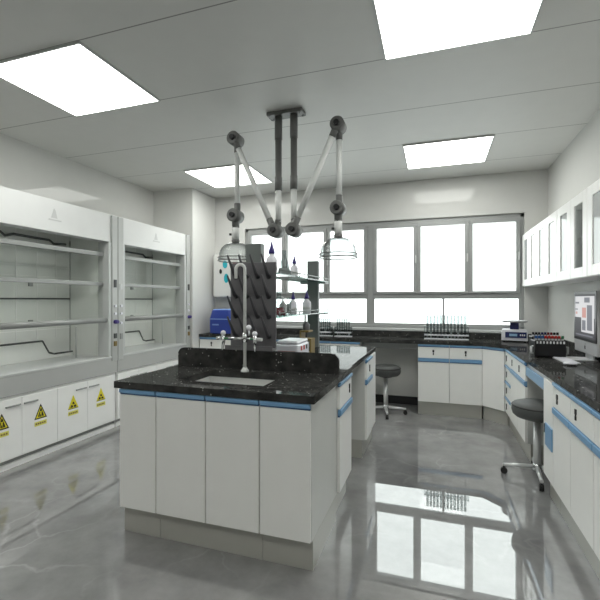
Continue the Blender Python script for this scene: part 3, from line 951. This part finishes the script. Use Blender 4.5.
    B().box(.112, Wd - .112, .05, .07, 1.475, 1.512).build('sash_bar', M['grey'], s, bevel=.004)
    B().tube([(.085, .02, 1.125), (Wd - .085, .02, 1.125)], .026, 14).build('sash_handle', M['grey'], s)
    B().box(.112, Wd - .112, .058, .062, 1.14, 1.775).build('sash_glass', M['sashglass'], s)
    # small support rod on the work surface
    B().tube([(1.10, .25, .752), (1.10, .25, 1.06)], .007, 8).build('support_rod', M['lightgrey'], t)
    return t
fume_hood('near white fume hood, at the left edge of the photo with four warning signs', 2.082, (0, 0, 1, 1), 1.362)
fume_hood('far white fume hood, between the near hood and the column', 3.450, (1, 1, 0, 0))

# ------------------------------------------------------------------ wall cabinets
def wall_cabinet(label, y0, w=.713, clear=False):
    t = thing('wall_cabinet', label, 'wall cabinet', (.995, y0, 1.487), -HP, 'white glass-door wall cabinets')
    H_, D = .605, .243
    q = MB()
    q.box(0.001, w - .001, .0, D, 0, .018).box(0.001, w - .001, .0, D, H_ - .018, H_).box(.001, .017, 0, D, .018, H_ - .018).box(w - .017, w - .001, 0, D, .018, H_ - .018)
    q.box(.017, w - .017, D - .01, D, .018, H_ - .018)
    q.build('body', M['hoodwhite'], t)
    MB().box(.018, w - .018, .03, D - .012, .30, .315).build('shelf', M['hoodwhite'], t)
    for k in range(2):
        a = .003 + k * w / 2; c = a + w / 2 - .006
        st = .085
        d = MB()
        d.box(a, a + st, -.02, -.001, .003, H_ - .003).box(c - st, c, -.02, -.001, .003, H_ - .003)
        d.box(a + st, c - st, -.02, -.001, .003, .075).box(a + st, c - st, -.02, -.001, H_ - .075, H_ - .003)
        do = d.build('door', M['hoodwhite'], t, bevel=.002)
        MB().box(a + st, c - st, -.013, -.009, .075, H_ - .075).build('glass_pane', M['clearpane'] if clear and k == 1 else M['doorglass'], do)
    return t
for k, l in enumerate(('farthest white glass-door wall cabinet, next to the window', 'second white glass-door wall cabinet from the window',
                       'third white glass-door wall cabinet from the window, interior shelf visible', 'nearest white glass-door wall cabinet, cut off by the right edge')):
    wall_cabinet(l, 5.374 - k * .717, clear=(k == 2))

# ------------------------------------------------------------------ extraction arms
PY = 3.09
t = thing('ceiling_mount', 'dark grey twin mounting plate on the ceiling above the island', 'mount plate', (RX, PY, ZC))
MB().box(-.15, .15, -.055, .055, -.03, -.001).build('plate', M['armdark'], t, bevel=.004)
q = MB()
for sx in (-.13, .13):
    for sy in (-.038, .038):
        q.lathe([(.008, 0), (.008, .008)], (sx, sy, -.038), 8)
q.build('bolts', M['grey'], t)

def knuckle(t, c, tubes, nm='joint'):
    """swivel joint: two friction discs on a y-axis with sleeves along the tubes"""
    q = MB()
    cx, cy, cz = c
    q.tube([(cx, cy - .062, cz), (cx, cy - .055, cz), (cx, cy + .055, cz), (cx, cy + .062, cz)], [.044, .055, .055, .044], 20)
    for (dx, dz, dy, ln, rr) in tubes:
        q.tube([(cx, cy + dy, cz), (cx + dx * ln, cy + dy, cz + dz * ln)], [rr * 1.18, rr * 1.12], 16)
    o = q.build(nm, M['armdark'], t)
    MB().tube([(cx, cy - .062, cz), (cx, cy - .082, cz)], [.024, .020], 14).build('tension_knob', M['black'], o)
    return o

def arm(label, sgn):
    x0 = sgn * .066
    t = thing('extraction_arm', label, 'extraction arm', (RX, PY, 0), 0, 'extraction arms')
    MB().lathe([(.031, 2.63), (.031, ZC - .031)], (x0, 0, 0), 20).build('mount_sleeve', M['armdark'], t)
    MB().lathe([(.030, 2.217), (.030, 2.325), (.0265, 2.33), (.0265, 2.63)], (x0, 0, 0), 20).build('drop_post', M['armdark'], t)
    xj = x0 + sgn * .012
    MB().tube([(x0, 0, 2.217), (x0, 0, 1.96), ], .0235, 18).build('post_tube', M['armlight'], t)
    zj = 1.885
    ze = 2.665
    xe = sgn * .437
    dx, dz = xe - xj, ze - zj
    L_ = hypot(dx, dz); dx /= L_; dz /= L_
    knuckle(t, (xj, -.03, zj), [(dx, dz, -.03, .105, .0235), (-sgn * .1, 1, .03, .095, .0235)])
    MB().tube([(xj + dx * .10, -.06, zj + dz * .10), (xe - dx * .09, -.06, ze - dz * .09)], .0225, 18).build('upper_tube', M['armlight'], t)
    knuckle(t, (xe, -.03, ze), [(-dx, -dz, -.03, .10, .0235), (0, -1, .03, .10, .0235)], 'elbow')
    MB().tube([(xe, .0, ze - .095), (xe, .0, 2.115)], .0225, 18).build('lower_tube', M['armlight'], t)
    knuckle(t, (xe, -.03, 2.03), [(0, 1, .03, .11, .0235), (0, -1, .0, .10, .027)], 'wrist_joint')
    c = MB().lathe([(.030, 1.825), (.030, 1.945)], (xe, -.03, 0), 20).build('collar', M['armlight'], t)
    MB().tube([(xe - .028 * 1, -.05, 1.875), (xe - .045, -.06, 1.875)], .010, 10).build('damper_knob', M['black'], c)
    MB().lathe([(.032, 1.805), (.034, 1.812), (.034, 1.826), (.030, 1.832)], (xe, -.03, 0), 20).build('ring', M['armdark'], t)
    prof = []
    for i in range(9):
        a = HP * i / 8
        prof.append((.034 + .103 * sin(a), 1.695 + .11 * cos(a)))
    prof += [(.145, 1.682), (.145, 1.655)]
    vs = list(reversed(prof))
    m = MB(); n = 36; V = []; F = []
    for r_, z in vs:
        for k in range(n):
            a = 2 * pi * k / n
            V.append((xe + r_ * cos(a), -.03 + r_ * sin(a), z))
    for i in range(len(vs) - 1):
        for k in range(n):
            F.append((i * n + k, i * n + (k + 1) % n, (i + 1) * n + (k + 1) % n, (i + 1) * n + k))
    m.add(V, F, True)
    dm = m.build('dome', M['domeglass'], t)
    q = MB()
    for z, rr in ((1.682, .1455), (1.655, .1455)):
        q.tube([(xe + rr * cos(2 * pi * k / 36), -.03 + rr * sin(2 * pi * k / 36), z) for k in range(37)], .004, 8, caps=False)
    q.build('rim', M['armdark'], dm)
M['domeglass'] = thin_glass('dome_glass', (240, 243, 243), 0.02, 1.35, 0.015, (70, 74, 74))
arm('left extraction arm with clear dome hanging over the drying rack side', -1)
arm('right extraction arm with clear dome hanging before the window', 1)

# ------------------------------------------------------------------ stools
def stool(label, x, y, rz):
    t = thing('lab_stool', label, 'stool', (x, y, 0), rz, 'round swivel stools')
    s = MB().lathe([(.10, .452), (.145, .456), (.164, .474), (.172, .503), (.170, .534), (.156, .556), (.12, .568), (.001, .572)], n=40).build('seat', M['seat'], t)
    MB().lathe([(.1705, .534), (.1725, .539), (.1685, .544)], n=40).build('piping', M['rubber'], s)
    MB().lathe([(.075, .435), (.09, .452)], n=24).build('seat_plate', M['rubber'], t)
    MB().lathe([(.026, .10), (.026, .30), (.0235, .301), (.0235, .436)], n=20).build('gas_column', M['satin'], t)
    MB().lathe([(.034, .055), (.034, .10), (.024, .112)], n=20).build('hub', M['chrome'], t)
    for k in range(4):
        a = HP * k
        ux, uy = cos(a), sin(a)
        lg = MB().tube([(ux * .03, uy * .03, .082), (ux * .14, uy * .14, .074), (ux * .23, uy * .23, .066)], [.017, .015, .012], 12).build('leg', M['satin'], t)
        q = MB()
        cx, cy = ux * .222, uy * .222
        q.tube([(cx, cy, .066), (cx, cy, .045)], .007, 8)
        for s_ in (-1, 1):
            q.tube([(cx + uy * .008 * s_ - uy * .006, cy - ux * .008 * s_ + ux * .006, .0235), (cx + uy * .008 * s_ + uy * .006, cy - ux * .008 * s_ - ux * .006, .0235)], .0235, 14)
        q.build('caster', M['rubber'], lg)
    return t
stool('near round dark grey stool tucked under the right bench', .725, 3.45, radians(-5))
stool('far round dark grey stool in the knee space under the window bench', -.545, 4.84, radians(10))
